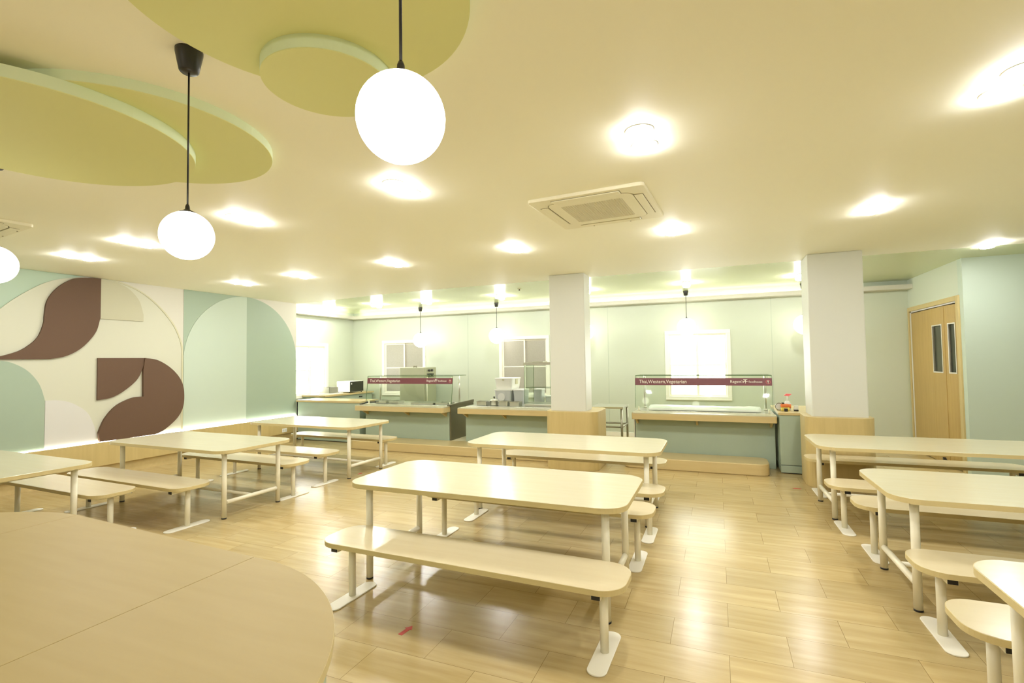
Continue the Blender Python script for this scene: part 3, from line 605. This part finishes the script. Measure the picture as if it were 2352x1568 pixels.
# ---------------------------------------------------------------- dining tables and benches
TW, TD, TZ = 2.045, .93, .72
def make_table():
    t = thing('dining_table', '', 'dining table')
    MB().prism(rrect(TW-.004, TD-.004, .158, 10), TZ-.030, TZ).build('tabletop', 'top', t, bevel=.002)
    MB().ring(rrect(TW, TD, .16, 10), rrect(TW-.004, TD-.004, .158, 10), TZ-.033, TZ-.0015).build('edge_band', 'edge', t)
    for sx in (-1, 1):
        for sy in (-1, 1):
            x, y = sx*.885, sy*.335
            l = MB().tube((x, y, .012), (x, y, TZ-.032), .0245, 24).build('leg', 'white_metal', t)
            MB().tube((x, y, 0), (x, y, .012), .0255, 24).build('foot_cap', 'black', l)
        MB().tube((sx*.885, -.31, .165), (sx*.885, .31, .165), .021, 18).build('end_stretcher', 'white_metal', t)
        MB().box(sx*.885-.02, sx*.885+.02, -.36, .36, TZ-.060, TZ-.031).build('cross_rail', 'white_metal', t)
    MB().tube((-.87, 0, .165), (.87, 0, .165), .017, 18).build('long_stretcher', 'white_metal', t)
    return t
BW, BD, BZ = 2.03, .39, .42
def make_bench():
    t = thing('bench', '', 'bench')
    MB().prism(rrect(BW-.004, BD-.004, .138, 10), BZ-.028, BZ).build('seat', 'seat', t, bevel=.002)
    MB().ring(rrect(BW, BD, .14, 10), rrect(BW-.004, BD-.004, .138, 10), BZ-.031, BZ-.0015).build('edge_band', 'edge', t)
    for sx in (-1, 1):
        x = sx*.875
        MB().tube((x, 0, .009), (x, 0, BZ-.062), .0235, 24).build('leg', 'white_metal', t)
        r = MB().box(x-.025, x+.025, -.168, .168, BZ-.063, BZ-.029).build('cross_rail', 'white_metal', t)
        for sy in (-1, 1): MB().box(x-.0225, x+.0225, sy*.1705-.003, sy*.1705+.003, BZ-.0615, BZ-.0325).build('end_cap', 'black', r)
        MB().prism(off(rrect(.105, .44, .05, 8), x, 0), 0, .009).build('foot_plate', 'plate', t, bevel=.003)
    return t
GT, GB = 'birch dining tables', 'birch benches at the dining tables'
for x, y, r, lab in [
    (-1.549, 3.41, 0, 'birch dining table in the centre, right behind the nearest full bench'),
    (-1.542, 5.26, 0, 'birch dining table behind the centre one, before the left column'),
    (-5.66, 4.06, -1.5, 'birch dining table before the brown comma board, middle of the left row'),
    (-5.63, 5.94, -2.0, 'birch dining table farthest in the left row before the low side counter'),
    (-6.33, 2.40, -1.5, 'birch dining table cut by the left edge behind the big round-ended table'),
    (1.90, 6.12, 1.0, 'birch dining table farthest in the right row before the right column'),
    (2.00, 4.24, .5, 'birch dining table in the middle of the right row'),
    (1.975, 2.325, 0, 'birch dining table nearest the lower right corner')]:
    inst('table', make_table, lab, (x, y, 0), math.radians(r), GT)
for x, y, r, lab in [
    (-1.487, 2.775, -1.5, 'birch bench nearest the camera before the centre table'),
    (-1.50, 4.07, 0, 'birch bench behind the centre table, under its far edge'),
    (-1.485, 4.70, 0, 'birch bench tucked under the near side of the table before the left column'),
    (-1.587, 6.00, 0, 'birch bench between the left column table and the counters step'),
    (1.935, 6.82, 1.0, 'birch bench behind the farthest right table, touching view of the right cladding'),
    (1.92, 5.50, .5, 'birch bench before the farthest right table'),
    (2.00, 4.87, 0, 'birch bench behind the middle right table'),
    (2.015, 3.60, 0, 'birch bench before the middle right table'),
    (1.97, 2.90, 0, 'birch bench behind the nearest right table in the lower right'),
    (-5.71, 6.53, -1.5, 'birch bench behind the farthest left table at the counters step'),
    (-5.75, 5.27, -1.5, 'birch bench before the farthest left table'),
    (-5.66, 4.64, -1.5, 'birch bench behind the middle table of the left row'),
    (-5.78, 3.43, -2.0, 'birch bench before the middle table of the left row'),
    (-6.24, 3.00, -2.0, 'birch bench behind the table cut by the left edge')]:
    inst('bench', make_bench, lab, (x, y, 0), math.radians(r), GB)

# ---------------------------------------------------------------- big round-ended table at the lower left
bt = thing('communal_table', 'large round-ended beech table with three top sections filling the lower left', 'table')
ZB = .72
arc_r = [(-1.982+1.035*math.cos(math.radians(a)), .654+1.035*math.sin(math.radians(a))) for a in [90-180*i/60 for i in range(61)]]
arc_l = [(-3.542+1.09*math.cos(math.radians(a)), .70+1.09*math.sin(math.radians(a))) for a in [270-180*i/60 for i in range(61)]]
MB().prism(arc_r, ZB-.03, ZB).build('top_section', 'bigtop', bt, bevel=.0015)
MB().prism([(-3.540, 1.79), (-1.9845, 1.689), (-1.9845, -.381), (-3.540, -.39)], ZB-.03, ZB).build('top_section', 'bigtop', bt, bevel=.0015)
MB().prism(arc_l, ZB-.03, ZB).build('top_section', 'bigtop', bt, bevel=.0015)
outl = arc_r+[(-3.542, -.39)]+arc_l[1:]
def shrink(o, k):
    n = len(o); out = []
    for i in range(n):
        a, b_ = Vector(o[i-1]), Vector(o[(i+1) % n]); d = (b_-a).normalized(); out.append((o[i][0]+d.y*k*-1*-1*-1*-1 if False else o[i][0]+d.y*(-k)*-1*-1, o[i][1]-d.x*(-k)*-1*-1)) if False else out.append((o[i][0]-(-d.y)*-k, o[i][1]-(d.x)*-k))
    return out
o_in = shrink(outl, -.003); 
MB().ring(shrink(outl, .0005), o_in, ZB-.034, ZB-.001).build('edge_band', 'edge', bt)
MB().ring(shrink(outl, -.025), shrink(outl, -.045), 0.0, ZB-.031).build('base_panel', 'counter', bt)

# ---------------------------------------------------------------- floor arrows
def arrow(x, y, a, lab, s=1.0):
    o = MB().prism([(-.012, -.05), (.012, -.05), (.012, .012), (.024, .012), (0, .045), (-.024, .012), (-.012, .012)], 0, .0012).build('floor_arrow', 'red')
    o.location = (x, y, 0); o.rotation_euler.z = math.radians(a); o.scale = (s, s, 1); tag(o, lab, 'floor sticker', 'red floor arrow stickers')
arrow(-1.762, 2.565, -8, 'red arrow sticker on the floor before the nearest bench', 1.15)
arrow(.84, 6.95, 90, 'red sticker on the floor before the right cladding')
arrow(-4.82, 5.88, 0, 'red sticker on the floor beside the farthest left table leg')

# ---------------------------------------------------------------- small ceiling sensor
sn = thing('ceiling_sensor', 'tiny dark ceiling sensor on the green ceiling left of the left column', 'sensor', (-3.248, 8.283, ZC))
MB().lathe([(.030, 0), (.030, -.006), (.022, -.010), (.001, -.011)], 20).build('sensor_base', 'ac', sn)
MB().lathe([(.012, -.010), (.012, -.026), (.016, -.028), (.016, -.032), (.001, -.034)], 16).build('sensor_head', 'steel_dark', sn)
